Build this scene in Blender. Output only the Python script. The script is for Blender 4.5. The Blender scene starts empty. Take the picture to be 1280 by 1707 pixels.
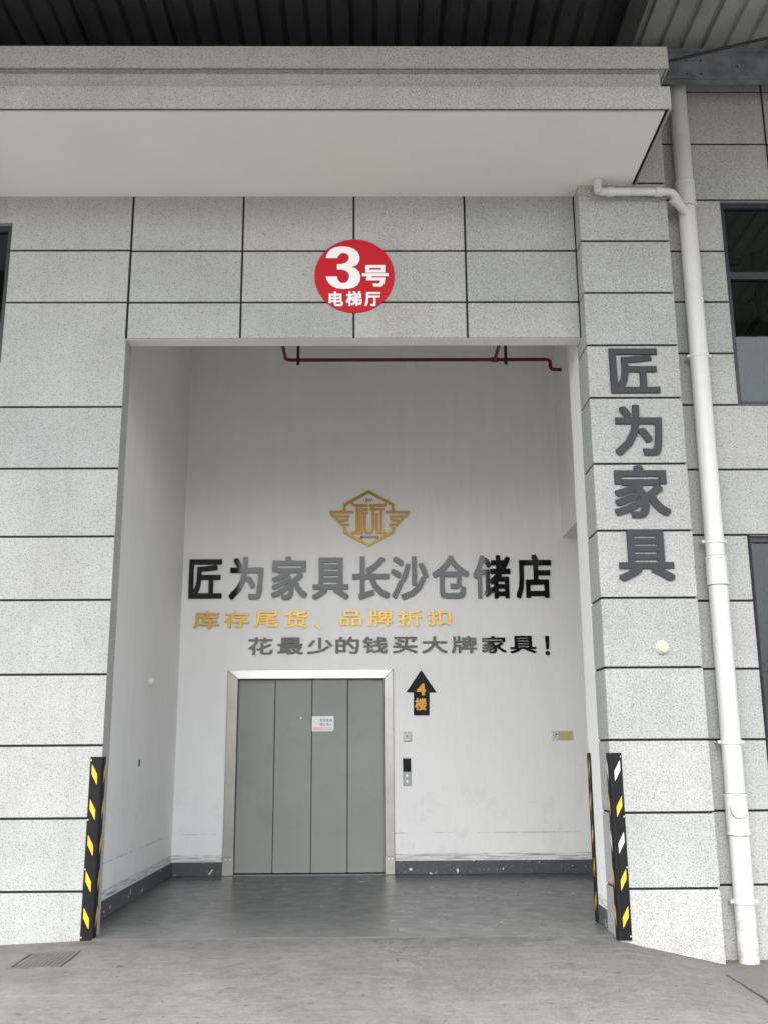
import bpy, bmesh, math, random
from mathutils import Vector, Matrix
random.seed(7)
SC = bpy.context.scene
COL = SC.collection

# ------------------------------------------------------------------ camera
CAM_X, CAM_D, CAM_H = 0.0039, 8.6899, 1.45
YAW, PITCH, ROLL, FPX = 0.011, 0.2321, 0.0063, 1684.29
PW, PH = 1280.0, 1707.0
_R = Vector((math.cos(YAW), -math.sin(YAW), 0)); _FH = Vector((math.sin(YAW), math.cos(YAW), 0)); _Z = Vector((0, 0, 1))
_F = _FH * math.cos(PITCH) + _Z * math.sin(PITCH)
_U = -_FH * math.sin(PITCH) + _Z * math.cos(PITCH)
_CX = _R * math.cos(ROLL) - _U * math.sin(ROLL)
_CY = _R * math.sin(ROLL) + _U * math.cos(ROLL)
_C = Vector((CAM_X, -CAM_D, CAM_H))
cam_data = bpy.data.cameras.new('camera'); cam = bpy.data.objects.new('camera', cam_data); COL.objects.link(cam)
cam_data.sensor_fit = 'VERTICAL'; cam_data.sensor_height = 36.0; cam_data.lens = FPX / PH * 36.0
cam_data.clip_end = 2000
M = Matrix((( _CX.x, _CY.x, -_F.x, _C.x), (_CX.y, _CY.y, -_F.y, _C.y), (_CX.z, _CY.z, -_F.z, _C.z), (0, 0, 0, 1)))
cam.matrix_world = M
SC.camera = cam

# ------------------------------------------------------------------ sky, sun, exposure
SUN_EL, SUN_AZ = math.radians(56), math.radians(200)
world = bpy.data.worlds.new('World'); SC.world = world; world.use_nodes = True
wn = world.node_tree.nodes; wl = world.node_tree.links; wn.clear()
sky = wn.new('ShaderNodeTexSky'); sky.sky_type = 'NISHITA'; sky.sun_disc = False
sky.sun_elevation = SUN_EL; sky.sun_rotation = SUN_AZ; sky.dust_density = 4.0; sky.air_density = 1.0
hs = wn.new('ShaderNodeHueSaturation'); hs.inputs['Saturation'].default_value = 0.30
bg = wn.new('ShaderNodeBackground'); bg.inputs['Strength'].default_value = 0.15
wo = wn.new('ShaderNodeOutputWorld')
wl.new(sky.outputs[0], hs.inputs['Color']); wl.new(hs.outputs[0], bg.inputs['Color']); wl.new(bg.outputs[0], wo.inputs['Surface'])
sd = bpy.data.lights.new('sun', 'SUN'); sd.energy = 0.5; sd.angle = math.radians(25); sd.color = (1.0, 0.98, 0.95)
sun = bpy.data.objects.new('sun', sd); COL.objects.link(sun)
sdir = Vector((math.sin(SUN_AZ) * math.cos(SUN_EL), math.cos(SUN_AZ) * math.cos(SUN_EL), math.sin(SUN_EL)))
sun.rotation_euler = sdir.to_track_quat('Z', 'Y').to_euler()
sun.location = sdir * 30
vs = SC.view_settings; vs.view_transform = 'Standard'; vs.look = 'None'; vs.gamma = 1.0; vs.exposure = 2.2
vs.use_curve_mapping = False
SC.cycles.max_bounces = 10; SC.cycles.diffuse_bounces = 6; SC.cycles.sample_clamp_indirect = 6

# ------------------------------------------------------------------ helpers
def at(u, v, y):
    """point on the vertical plane Y = y that photo pixel (u, v) looks at"""
    d = _F + _CX * ((u - 640) / FPX) - _CY * ((v - 853.5) / FPX)
    return _C + d * ((y + CAM_D) / d.y)

def link(o, parent=None):
    COL.objects.link(o)
    if parent is not None: o.parent = parent
    return o

def empty(name, loc, label, cat, group=None, kind=None):
    o = bpy.data.objects.new(name, None); o.location = loc; o.empty_display_size = 0.1
    link(o)
    return tag(o, label, cat, group, kind)

def tag(o, label=None, cat=None, group=None, kind=None):
    if label: o['label'] = label
    if cat: o['category'] = cat
    if group: o['group'] = group
    if kind: o['kind'] = kind
    return o

def finish(name, bm, mat, parent=None, smooth=False, origin=None):
    me = bpy.data.meshes.new(name); bm.normal_update()
    if origin is None:
        origin = Vector((0, 0, 0))
        if bm.verts:
            lo = Vector([min(v.co[i] for v in bm.verts) for i in range(3)]); hi = Vector([max(v.co[i] for v in bm.verts) for i in range(3)])
            origin = Vector(((lo.x + hi.x) / 2, (lo.y + hi.y) / 2, lo.z))
    else:
        origin = Vector(origin)
    bmesh.ops.translate(bm, verts=bm.verts, vec=-origin)
    bm.to_mesh(me); bm.free()
    me.materials.append(mat)
    if smooth:
        for p in me.polygons: p.use_smooth = True
        me.set_sharp_from_angle(angle=math.radians(38))
    o = bpy.data.objects.new(name, me)
    link(o, parent)
    base = Vector((0, 0, 0))
    q = parent
    while q is not None:
        base += q.location; q = q.parent
    o.location = origin - base
    return o

def bm_box(bm, x0, x1, y0, y1, z0, z1, bev=0.0, seg=1):
    r = bmesh.ops.create_cube(bm, size=1.0)
    vs_ = r['verts']
    for v in vs_:
        v.co = Vector((x0 + (v.co.x + .5) * (x1 - x0), y0 + (v.co.y + .5) * (y1 - y0), z0 + (v.co.z + .5) * (z1 - z0)))
    if bev > 0:
        es = list({e for v in vs_ for e in v.link_edges})
        bmesh.ops.bevel(bm, geom=es, offset=bev, segments=seg, affect='EDGES', profile=.5)

def box(name, x0, x1, y0, y1, z0, z1, mat, parent=None, bev=0.0, seg=1):
    bm = bmesh.new(); bm_box(bm, x0, x1, y0, y1, z0, z1, bev, seg)
    return finish(name, bm, mat, parent, smooth=seg > 1)

def bm_prism(bm, pts, y0, y1, bev=0.0):
    """polygon pts [(x,z)] extruded from y0 (front) to y1"""
    area = sum(pts[i][0] * pts[(i + 1) % len(pts)][1] - pts[(i + 1) % len(pts)][0] * pts[i][1] for i in range(len(pts)))
    if area < 0: pts = pts[::-1]
    a = [bm.verts.new((x, y0, z)) for x, z in pts]; b = [bm.verts.new((x, y1, z)) for x, z in pts]
    n = len(pts)
    f = bm.faces.new(a); bm.faces.new(b[::-1])
    for i in range(n):
        bm.faces.new((a[i], b[i], b[(i + 1) % n], a[(i + 1) % n]))
    if bev > 0:
        bmesh.ops.bevel(bm, geom=list(f.edges), offset=bev, segments=1, affect='EDGES')

def prism(name, pts, y0, y1, mat, parent=None, bev=0.0):
    bm = bmesh.new(); bm_prism(bm, pts, y0, y1, bev)
    return finish(name, bm, mat, parent)

def bm_tube(bm, pts, r, seg=16, caps=True):
    """round tube along a polyline with mitred corners"""
    pts = [Vector(p) for p in pts]; rings = []
    n = len(pts)
    t0 = (pts[1] - pts[0]).normalized()
    ref = Vector((0, 0, 1)) if abs(t0.z) < .9 else Vector((0, 1, 0))
    nrm = t0.cross(ref).normalized()
    for i, p in enumerate(pts):
        if i == 0: t = pts[1] - pts[0]
        elif i == n - 1: t = pts[-1] - pts[-2]
        else: t = (pts[i + 1] - p).normalized() + (p - pts[i - 1]).normalized()
        t.normalize()
        nrm = (nrm - t * nrm.dot(t)).normalized()
        bi = t.cross(nrm)
        rr = r if not isinstance(r, (list, tuple)) else r[i]
        rings.append([bm.verts.new(p + (nrm * math.cos(2 * math.pi * k / seg) + bi * math.sin(2 * math.pi * k / seg)) * rr) for k in range(seg)])
    for a, b in zip(rings, rings[1:]):
        for k in range(seg):
            bm.faces.new((a[k], a[(k + 1) % seg], b[(k + 1) % seg], b[k]))
    if caps:
        bm.faces.new(rings[0][::-1]); bm.faces.new(rings[-1])
    bmesh.ops.recalc_face_normals(bm, faces=bm.faces)

def tube(name, pts, r, mat, parent=None, seg=20):
    bm = bmesh.new(); bm_tube(bm, pts, r, seg)
    return finish(name, bm, mat, parent, smooth=True)

def arc(c, a, b, r, n=6):
    """quarter bend between directions: corner c, coming from point a, leaving to b"""
    c, a, b = Vector(c), Vector(a), Vector(b)
    d1 = (a - c).normalized(); d2 = (b - c).normalized()
    p1 = c + d1 * r; p2 = c + d2 * r
    return [p1 * (1 - t) ** 2 + c * 2 * t * (1 - t) + p2 * t * t for t in [i / n for i in range(n + 1)]]

def dome(name, c, r, depth, axis, mat, parent=None, seg=28, prof=None):
    """turned shape whose axis points along `axis` from centre c; prof = [(radius fraction, depth fraction)]"""
    prof = prof or [(1, 0), (1, .35), (.93, .6), (.75, .82), (.45, .95), (0.001, 1)]
    ax = Vector(axis).normalized()
    e1 = ax.orthogonal().normalized(); e2 = ax.cross(e1)
    bm = bmesh.new(); rings = []
    for pr, pd in prof:
        rings.append([bm.verts.new(Vector(c) + ax * depth * pd + (e1 * math.cos(2 * math.pi * k / seg) + e2 * math.sin(2 * math.pi * k / seg)) * r * pr) for k in range(seg)])
    for a, b in zip(rings, rings[1:]):
        for k in range(seg): bm.faces.new((a[k], a[(k + 1) % seg], b[(k + 1) % seg], b[k]))
    bm.faces.new(rings[0][::-1]); bm.faces.new(rings[-1])
    bmesh.ops.recalc_face_normals(bm, faces=bm.faces)
    return finish(name, bm, mat, parent, smooth=True)

def glyph_bm(ch, x0, x1, z0, z1, y0, y1, offset=0.0):
    """lettering `ch` fitted to the box x0..x1, z0..z1, front face at y0, back at y1, facing -Y;
    the regular face is thickened by `offset` with a ring of shifted copies a hair apart in depth"""
    cu = bpy.data.curves.new('glyph', 'FONT'); cu.body = ch; cu.size = 1.0
    cu.extrude = 0.05; cu.resolution_u = 3
    ob = bpy.data.objects.new('glyph', cu); COL.objects.link(ob)
    dg = bpy.context.evaluated_depsgraph_get()
    me = bpy.data.meshes.new_from_object(ob.evaluated_get(dg))
    bpy.data.objects.remove(ob); bpy.data.curves.remove(cu)
    src = bmesh.new(); src.from_mesh(me)
    bmesh.ops.remove_doubles(src, verts=src.verts, dist=1e-5); src.to_mesh(me); src.free()
    xs = [v.co.x for v in me.vertices]; ys = [v.co.y for v in me.vertices]
    bm = bmesh.new()
    n = 8 if offset > 0 else 0
    steps = [(0.0, 0.0)] + [(offset * max(-1, min(1, 1.5 * math.cos(2 * math.pi * k / n))), offset * max(-1, min(1, 1.5 * math.sin(2 * math.pi * k / n)))) for k in range(n)]
    ax, bx, ay, by = min(xs) - offset, max(xs) + offset, min(ys) - offset, max(ys) + offset
    eps = min(.00012, abs(y1 - y0) * .06)
    for i, (dx, dy) in enumerate(steps):
        k0 = len(bm.verts); bm.from_mesh(me); bm.verts.ensure_lookup_table()
        for v in bm.verts[k0:]:
            fx = (v.co.x + dx - ax) / (bx - ax); fz = (v.co.y + dy - ay) / (by - ay); fy = (v.co.z + .05) / .1
            v.co = Vector((x0 + fx * (x1 - x0), y1 + fy * (y0 + i * eps - y1), z0 + fz * (z1 - z0)))
    bpy.data.meshes.remove(me)
    return bm

def glyph(name, ch, x0, x1, z0, z1, y0, y1, mat, parent=None, offset=0.0):
    return finish(name, glyph_bm(ch, x0, x1, z0, z1, y0, y1, offset), mat, parent)

def glyph_px(name, ch, u0, u1, v0, v1, yplane, thick, mat, parent=None, offset=0.0, gap=0.002):
    a = at(u0, v0, yplane); b = at(u1, v1, yplane)
    c = at((u0 + u1) / 2, v0, yplane); d = at((u0 + u1) / 2, v1, yplane)
    e = at(u0, (v0 + v1) / 2, yplane); f = at(u1, (v0 + v1) / 2, yplane)
    return glyph(name, ch, e.x, f.x, d.z, c.z, yplane - gap - thick, yplane - gap, mat, parent, offset)

# ------------------------------------------------------------------ materials
class NT:
    def __init__(s, name):
        s.m = bpy.data.materials.new(name); s.m.use_nodes = True
        s.n = s.m.node_tree.nodes; s.l = s.m.node_tree.links
        s.b = s.n['Principled BSDF']
        s.geo = None
    def pos(s):
        if s.geo is None: s.geo = s.n.new('ShaderNodeNewGeometry')
        return s.geo.outputs['Position']
    def mapped(s, scale=(1, 1, 1), loc=(0, 0, 0), rot=(0, 0, 0), src=None):
        mp = s.n.new('ShaderNodeMapping'); mp.inputs['Scale'].default_value = scale; mp.inputs['Location'].default_value = loc
        mp.inputs['Rotation'].default_value = rot
        s.l.new(src or s.pos(), mp.inputs['Vector']); return mp.outputs[0]
    def noise(s, scale, detail=3, rough=.55, vec=None, dist=0.0):
        t = s.n.new('ShaderNodeTexNoise'); t.inputs['Scale'].default_value = scale; t.inputs['Detail'].default_value = detail
        t.inputs['Roughness'].default_value = rough; t.inputs['Distortion'].default_value = dist
        s.l.new(vec or s.pos(), t.inputs['Vector']); return t.outputs['Fac']
    def voro(s, scale, feature='F1', out='Distance', vec=None, rnd=1.0):
        t = s.n.new('ShaderNodeTexVoronoi'); t.feature = feature; t.inputs['Scale'].default_value = scale
        t.inputs['Randomness'].default_value = rnd
        s.l.new(vec or s.pos(), t.inputs['Vector']); return t.outputs[out]
    def ramp(s, fac, stops, interp='LINEAR'):
        r = s.n.new('ShaderNodeValToRGB'); r.color_ramp.interpolation = interp
        el = r.color_ramp.elements
        while len(el) < len(stops): el.new(0.5)
        for e, (p, c) in zip(el, stops):
            e.position = p; e.color = (c, c, c, 1) if isinstance(c, (int, float)) else (*c, 1)
        s.l.new(fac, r.inputs[0]); return r.outputs[0]
    def math(s, op, a, b=None, clamp=False):
        t = s.n.new('ShaderNodeMath'); t.operation = op; t.use_clamp = clamp
        for i, x in enumerate((a, b)):
            if x is None: continue
            if isinstance(x, (int, float)): t.inputs[i].default_value = x
            else: s.l.new(x, t.inputs[i])
        return t.outputs[0]
    def mix(s, fac, a, b, mode='MIX'):
        t = s.n.new('ShaderNodeMix'); t.data_type = 'RGBA'; t.blend_type = mode; t.clamp_factor = True
        for k, x in ((0, fac), (6, a), (7, b)):
            if isinstance(x, (int, float)): t.inputs[k].default_value = x if k == 0 else (x, x, x, 1)
            elif isinstance(x, tuple): t.inputs[k].default_value = (*x, 1)
            else: s.l.new(x, t.inputs[k])
        return t.outputs[2]
    def sep(s, vec=None):
        t = s.n.new('ShaderNodeSeparateXYZ'); s.l.new(vec or s.pos(), t.inputs[0]); return t.outputs
    def comb(s, x, y, z):
        t = s.n.new('ShaderNodeCombineXYZ')
        for i, q in enumerate((x, y, z)):
            if isinstance(q, (int, float)): t.inputs[i].default_value = q
            else: s.l.new(q, t.inputs[i])
        return t.outputs[0]
    def rnd(s):
        return s.n.new('ShaderNodeObjectInfo').outputs['Random']
    def band(s, v, lo, hi, soft):
        """1 between lo and hi, soft edges"""
        a = s.n.new('ShaderNodeMapRange'); a.interpolation_type = 'SMOOTHSTEP'
        s.l.new(v, a.inputs[0]); a.inputs[1].default_value = lo - soft; a.inputs[2].default_value = lo
        b = s.n.new('ShaderNodeMapRange'); b.interpolation_type = 'SMOOTHSTEP'
        s.l.new(v, b.inputs[0]); b.inputs[1].default_value = hi; b.inputs[2].default_value = hi + soft
        b.inputs[3].default_value = 1; b.inputs[4].default_value = 0
        return s.math('MULTIPLY', a.outputs[0], b.outputs[0])
    def bump(s, h, strength, dist=0.01):
        t = s.n.new('ShaderNodeBump'); t.inputs['Strength'].default_value = strength; t.inputs['Distance'].default_value = dist
        s.l.new(h, t.inputs['Height']); s.l.new(t.outputs[0], s.b.inputs['Normal'])
    def set(s, **k):
        for key, v in k.items():
            i = s.b.inputs[key.replace('_', ' ')]
            if isinstance(v, (int, float)): i.default_value = v
            elif isinstance(v, tuple): i.default_value = (*v, 1) if len(v) == 3 else v
            else: s.l.new(v, i)
        return s.m

def plain(name, col, rough=.5, metal=0.0, var=.06, scale=14, spec=.5):
    t = NT(name); n = t.noise(scale, 4)
    c = t.mix(t.ramp(n, [(.3, 0.0), (.7, 1.0)]), tuple(x * (1 - var) for x in col), tuple(min(1, x * (1 + var)) for x in col))
    r = t.math('ADD', rough - .06, t.math('MULTIPLY', n, .12))
    return t.set(Base_Color=c, Roughness=r, Metallic=metal, Specular_IOR_Level=spec)

def granite(name, dark, mid, light, tint=(1, 1, 1)):
    t = NT(name)
    n = t.noise(105, 4, .75)
    base = t.ramp(n, [(.36, dark), (.5, mid), (.62, light)])
    cell = t.voro(150, 'F1', 'Color'); cr = t.sep(cell)[0]
    sp = t.ramp(cr, [(.0, 1), (.10, 1), (.13, 0)], 'LINEAR')
    base = t.mix(t.math('MULTIPLY', sp, .55), base, dark * .45)
    sp2 = t.ramp(cr, [(.88, 0), (.92, 1)])
    base = t.mix(t.math('MULTIPLY', sp2, .5), base, min(1, light * 1.15))
    big = t.noise(1.3, 5, .6)
    base = t.mix(1.0, base, t.ramp(big, [(.3, .90), (.7, 1.06)]), 'MULTIPLY')
    rn = t.rnd()
    base = t.mix(1.0, base, t.ramp(rn, [(0, (.91, .93, .92)), (.3, (.97, .98, .955)), (.6, (1, 1, .985)), (1, (1.04, 1.02, 1.03))]), 'MULTIPLY')
    base = t.mix(1.0, base, tint, 'MULTIPLY')
    # rain streaks and splash dirt that start from the foot and the joints
    s = t.noise(1.0, 5, .65, t.mapped((9, 9, .5)))
    base = t.mix(t.math('MULTIPLY', t.ramp(s, [(.50, 0), (.75, 1)]), .20), base, (.22, .205, .18))
    zz = t.sep()[2]
    sp3 = t.math('MULTIPLY', t.band(zz, -.6, -.02, .16), t.ramp(t.noise(9, 5, .7), [(.45, 0), (.75, 1)]))
    base = t.mix(t.math('MULTIPLY', sp3, .35), base, (.26, .23, .18))
    t.bump(n, .25, .004)
    return t.set(Base_Color=base, Roughness=.78, Specular_IOR_Level=.3)

MAT = {}
MAT['stone'] = granite('speckled_stone', .295, .395, .47, (.985, 1, .975))
MAT['stone_cornice'] = granite('speckled_cornice_coat', .28, .43, .54, (1, 1, .97))
MAT['joint'] = plain('black_joint', (.008, .008, .009), .8)
MAT['core'] = plain('wall_core', (.30, .30, .29), .9)

def wall_paint(name, col):
    t = NT(name); x, y, z = t.sep()
    h = t.math('ADD', x, t.math('MULTIPLY', y, 1.0))
    flat = t.comb(h, 0, z)
    big = t.noise(.8, 5, .6)
    c = t.mix(1.0, col, t.ramp(big, [(.3, .965), (.7, 1.02)]), 'MULTIPLY')
    # soft hand and trolley smudges
    sm = t.math('MULTIPLY', t.band(z, .25, .85, .35), t.ramp(t.noise(2.6, 6, .72, flat), [(.52, 0), (.72, 1)]))
    c = t.mix(t.math('MULTIPLY', sm, .22), c, (.33, .32, .31))
    rl = t.noise(1.0, 4, .6, t.mapped((7, 1, .6), src=flat))
    c = t.mix(1.0, c, t.ramp(rl, [(.3, .972), (.7, 1.012)]), 'MULTIPLY')
    hp = t.math('MULTIPLY', t.band(z, .9, 1.9, .5), t.ramp(t.noise(5.5, 6, .75, flat), [(.60, 0), (.76, 1)]))
    c = t.mix(t.math('MULTIPLY', hp, .16), c, (.36, .34, .31))
    # horizontal scrape lines
    ln = t.noise(1.0, 5, .7, t.mapped((2.2, 1, 150), src=flat))
    m1 = t.math('MULTIPLY', t.band(z, .17, .23, .02), t.ramp(ln, [(.48, 0), (.57, 1)]))
    c = t.mix(t.math('MULTIPLY', m1, .8), c, (.11, .09, .09))
    brk = t.ramp(t.noise(3.0, 3, .6, t.mapped((1, 1, .2), src=flat)), [(.42, 0), (.56, 1)])
    wob = t.math('ADD', z, t.math('MULTIPLY', t.noise(1.5, 2, .5, flat), .012))
    m2 = t.math('MULTIPLY', t.band(wob, .480, .486, .004), brk)
    c = t.mix(t.math('MULTIPLY', m2, .55), c, (.15, .14, .14))
    m3 = t.math('MULTIPLY', t.band(z, .28, 1.25, .3), t.ramp(t.noise(1.0, 3, .6, t.mapped((3.2, 1, 60), (5, 0, 2), src=flat)), [(.68, 0), (.73, 1)]))
    c = t.mix(t.math('MULTIPLY', m3, .38), c, (.22, .21, .2))
    t.bump(t.noise(140, 3, .6), .05, .002)
    return t.set(Base_Color=c, Roughness=.62, Specular_IOR_Level=.35)
MAT['paint'] = wall_paint('white_wall_paint', (.825, .822, .81))
MAT['soffit'] = plain('cream_soffit_paint', (.80, .795, .76), .75, var=.035, scale=1.1)

def skirting_mat():
    t = NT('chipped_grey_skirting'); x, y, z = t.sep(); flat = t.comb(t.math('ADD', x, y), 0, z)
    c = t.mix(t.noise(6, 4), (.050, .055, .058), (.085, .09, .092))
    ch = t.math('MULTIPLY', t.ramp(t.noise(7, 2, .4, t.mapped((1, 1, 1.2), (3.1, 0, 0), src=flat), .6), [(.672, 0), (.68, 1)]), 1.0)
    ch2 = t.ramp(t.noise(1.0, 4, .7, t.mapped((26, 1, 34), src=flat), 1.2), [(.66, 0), (.675, 1)])
    c = t.mix(t.math('MAXIMUM', ch, ch2), c, (.72, .72, .70))
    return t.set(Base_Color=c, Roughness=.5)
MAT['skirting'] = skirting_mat()

def concrete():
    t = NT('yard_concrete')
    n1 = t.noise(1.1, 7, .65); n2 = t.noise(12, 6, .7); n3 = t.noise(90, 3, .7)
    c = t.ramp(n1, [(.28, (.117, .112, .102)), (.5, (.149, .144, .132)), (.72, (.182, .176, .162))])
    c = t.mix(1.0, c, t.ramp(n2, [(.32, .78), (.5, .99), (.68, 1.16)]), 'MULTIPLY')
    c = t.mix(1.0, c, t.ramp(n3, [(.3, .86), (.7, 1.10)]), 'MULTIPLY')
    # trowel and tyre drags running across the apron
    st = t.noise(1.0, 6, .7, t.mapped((1.2, 9, 1), rot=(0, 0, .35)))
    c = t.mix(t.math('MULTIPLY', t.ramp(st, [(.52, 0), (.70, 1)]), .45), c, (.10, .098, .093))
    st2 = t.noise(1.0, 5, .7, t.mapped((2, 14, 1), (3, 1, 0), (0, 0, -.5)))
    c = t.mix(t.math('MULTIPLY', t.ramp(st2, [(.55, 0), (.72, 1)]), .35), c, (.27, .265, .254))
    # trodden spots
    vd = t.n.new('ShaderNodeTexVoronoi'); vd.voronoi_dimensions = '2D'; vd.inputs['Scale'].default_value = 3.4
    wv = t.n.new('ShaderNodeVectorMath'); wv.operation = 'ADD'
    nz = t.n.new('ShaderNodeTexNoise'); nz.inputs['Scale'].default_value = 14; t.l.new(t.pos(), nz.inputs['Vector'])
    sc_ = t.n.new('ShaderNodeVectorMath'); sc_.operation = 'SCALE'; sc_.inputs['Scale'].default_value = .11
    t.l.new(nz.outputs['Color'], sc_.inputs[0]); t.l.new(t.pos(), wv.inputs[0]); t.l.new(sc_.outputs[0], wv.inputs[1])
    t.l.new(wv.outputs[0], vd.inputs['Vector'])
    sel = t.math('MULTIPLY', t.ramp(vd.outputs['Distance'], [(.045, 1), (.10, 0)]), t.ramp(t.sep(vd.outputs['Color'])[0], [(.72, 0), (.95, 1)]))
    c = t.mix(t.math('MULTIPLY', sel, .75), c, (.045, .042, .04))
    v2 = t.n.new('ShaderNodeTexVoronoi'); v2.voronoi_dimensions = '2D'; v2.inputs['Scale'].default_value = 8; t.l.new(wv.outputs[0], v2.inputs['Vector'])
    vd2 = v2.outputs['Distance']; vc2 = t.sep(v2.outputs['Color'])[1]
    sel2 = t.math('MULTIPLY', t.ramp(vd2, [(.06, 1), (.12, 0)]), t.ramp(vc2, [(.78, 0), (.98, 1)]))
    c = t.mix(t.math('MULTIPLY', sel2, .75), c, (.05, .047, .044))
    gr = t.noise(38, 5, .8)
    c = t.mix(t.math('MULTIPLY', t.ramp(gr, [(.56, 0), (.66, 1)]), .32), c, (.07, .068, .064))
    c = t.mix(t.math('MULTIPLY', t.ramp(gr, [(.34, 1), (.44, 0)]), .30), c, (.30, .295, .283))
    wp = t.n.new('ShaderNodeVectorMath'); wp.operation = 'ADD'; t.l.new(t.pos(), wp.inputs[0])
    wz = t.n.new('ShaderNodeTexNoise'); wz.inputs['Scale'].default_value = 2.5; wz.inputs['Detail'].default_value = 6; t.l.new(t.pos(), wz.inputs['Vector'])
    ws = t.n.new('ShaderNodeVectorMath'); ws.operation = 'SCALE'; ws.inputs['Scale'].default_value = .7; t.l.new(wz.outputs['Color'], ws.inputs[0]); t.l.new(ws.outputs[0], wp.inputs[1])
    ck = t.ramp(t.voro(.55, 'DISTANCE_TO_EDGE', 'Distance', wp.outputs[0]), [(.0, 1), (.006, 0)])
    ck = t.math('MULTIPLY', ck, t.ramp(t.noise(.9, 3, .5), [(.5, 0), (.6, 1)]))
    c = t.mix(t.math('MULTIPLY', ck, .7), c, (.06, .058, .055))
    ty = t.math('MULTIPLY', t.ramp(t.noise(1.0, 4, .6, t.mapped((4.5, .35, 1), rot=(0, 0, .25))), [(.55, 0), (.7, 1)]), t.ramp(t.noise(20, 4, .7), [(.4, .3), (.6, 1)]))
    c = t.mix(t.math('MULTIPLY', ty, .35), c, (.085, .083, .08))
    # earthy dirt and painted contact shade beside the building foot
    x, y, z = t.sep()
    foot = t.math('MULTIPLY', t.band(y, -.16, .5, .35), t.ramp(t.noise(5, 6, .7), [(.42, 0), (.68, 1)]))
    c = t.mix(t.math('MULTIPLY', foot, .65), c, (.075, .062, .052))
    side = t.math('MULTIPLY', t.band(x, 2.62, 30, .25), t.ramp(t.noise(2.2, 6, .7), [(.35, .3), (.65, 1)]))
    c = t.mix(t.math('MULTIPLY', side, .5), c, (.13, .105, .088))
    hgt = t.math('ADD', n3, t.math('MULTIPLY', n2, 2.0))
    t.bump(hgt, .35, .006)
    return t.set(Base_Color=c, Roughness=t.ramp(n2, [(.3, .72), (.7, .9)]), Specular_IOR_Level=.35)
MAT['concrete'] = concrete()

def epoxy():
    t = NT('grey_floor_paint')
    n1 = t.noise(.9, 6, .65)
    st = t.noise(1.0, 6, .7, t.mapped((.7, 7, 1), rot=(0, 0, .08)))
    c = t.ramp(n1, [(.3, (.065, .067, .067)), (.7, (.095, .097, .095))])
    c = t.mix(t.math('MULTIPLY', t.ramp(st, [(.5, 0), (.75, 1)]), .40), c, (.22, .218, .21))
    st2 = t.noise(1.0, 5, .7, t.mapped((1.5, 16, 1), (4, 2, 0), (0, 0, -.12)))
    c = t.mix(t.math('MULTIPLY', t.ramp(st2, [(.56, 0), (.72, 1)]), .35), c, (.07, .07, .072))
    dust = t.math('MULTIPLY', t.band(t.sep()[1], -.3, .25, .8), t.ramp(t.noise(3, 6, .7), [(.35, .2), (.65, 1)]))
    c = t.mix(t.math('MULTIPLY', dust, .28), c, (.24, .235, .22))
    r = t.ramp(t.noise(5, 5, .65), [(.3, .24), (.7, .42)])
    t.bump(t.noise(30, 4, .6), .04, .004)
    return t.set(Base_Color=c, Roughness=r, Specular_IOR_Level=.5)
MAT['epoxy'] = epoxy()

def brushed(name, col, rough, axis='z'):
    t = NT(name)
    sc = {'z': (220, 220, 1.5), 'x': (1.5, 220, 220)}[axis]
    n = t.noise(1.0, 4, .6, t.mapped(sc)); b = t.noise(3.5, 5, .65)
    c = t.mix(t.ramp(b, [(.35, 0), (.7, 1)]), tuple(x * .8 for x in col), col)
    c = t.mix(t.math('MULTIPLY', t.ramp(n, [(.4, 0), (.7, 1)]), .15), c, tuple(x * .55 for x in col))
    r = t.math('ADD', rough - .08, t.math('MULTIPLY', b, .2))
    t.bump(n, .06, .001)
    return t.set(Base_Color=c, Metallic=1.0, Roughness=r)
MAT['steel'] = brushed('brushed_steel_dark_reflection', (.36, .35, .325), .34)  # same steel as the header, its darker reflections put into the base colour
MAT['steel_x'] = brushed('brushed_steel_bright_reflection', (.66, .66, .64), .34, 'x')  # same steel again, bright reflection put into a lighter base colour
def lift_door():
    t = NT('grey_lift_door'); n = t.noise(.9, 5, .6); s = t.noise(1, 5, .7, t.mapped((60, 60, 1.2)))
    c = t.mix(t.ramp(n, [(.3, 0), (.7, 1)]), (.240, .256, .238), (.285, .301, .280))
    sc = t.ramp(t.noise(1, 6, .75, t.mapped((22, 22, 5), rot=(0, .6, 0))), [(.66, 0), (.74, 1)])
    c = t.mix(t.math('MULTIPLY', sc, .28), c, (.38, .40, .385))
    hm = t.math('MULTIPLY', t.band(t.sep()[2], .7, 1.7, .4), t.ramp(t.noise(4, 6, .7), [(.5, 0), (.75, 1)]))
    c = t.mix(t.math('MULTIPLY', hm, .22), c, (.13, .14, .135))
    return t.set(Base_Color=c, Roughness=t.math('ADD', .38, t.math('MULTIPLY', s, .14)), Specular_IOR_Level=.4)
MAT['door'] = lift_door()
MAT['door_dark'] = plain('door_gap_dark', (.02, .02, .02), .7)

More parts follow.
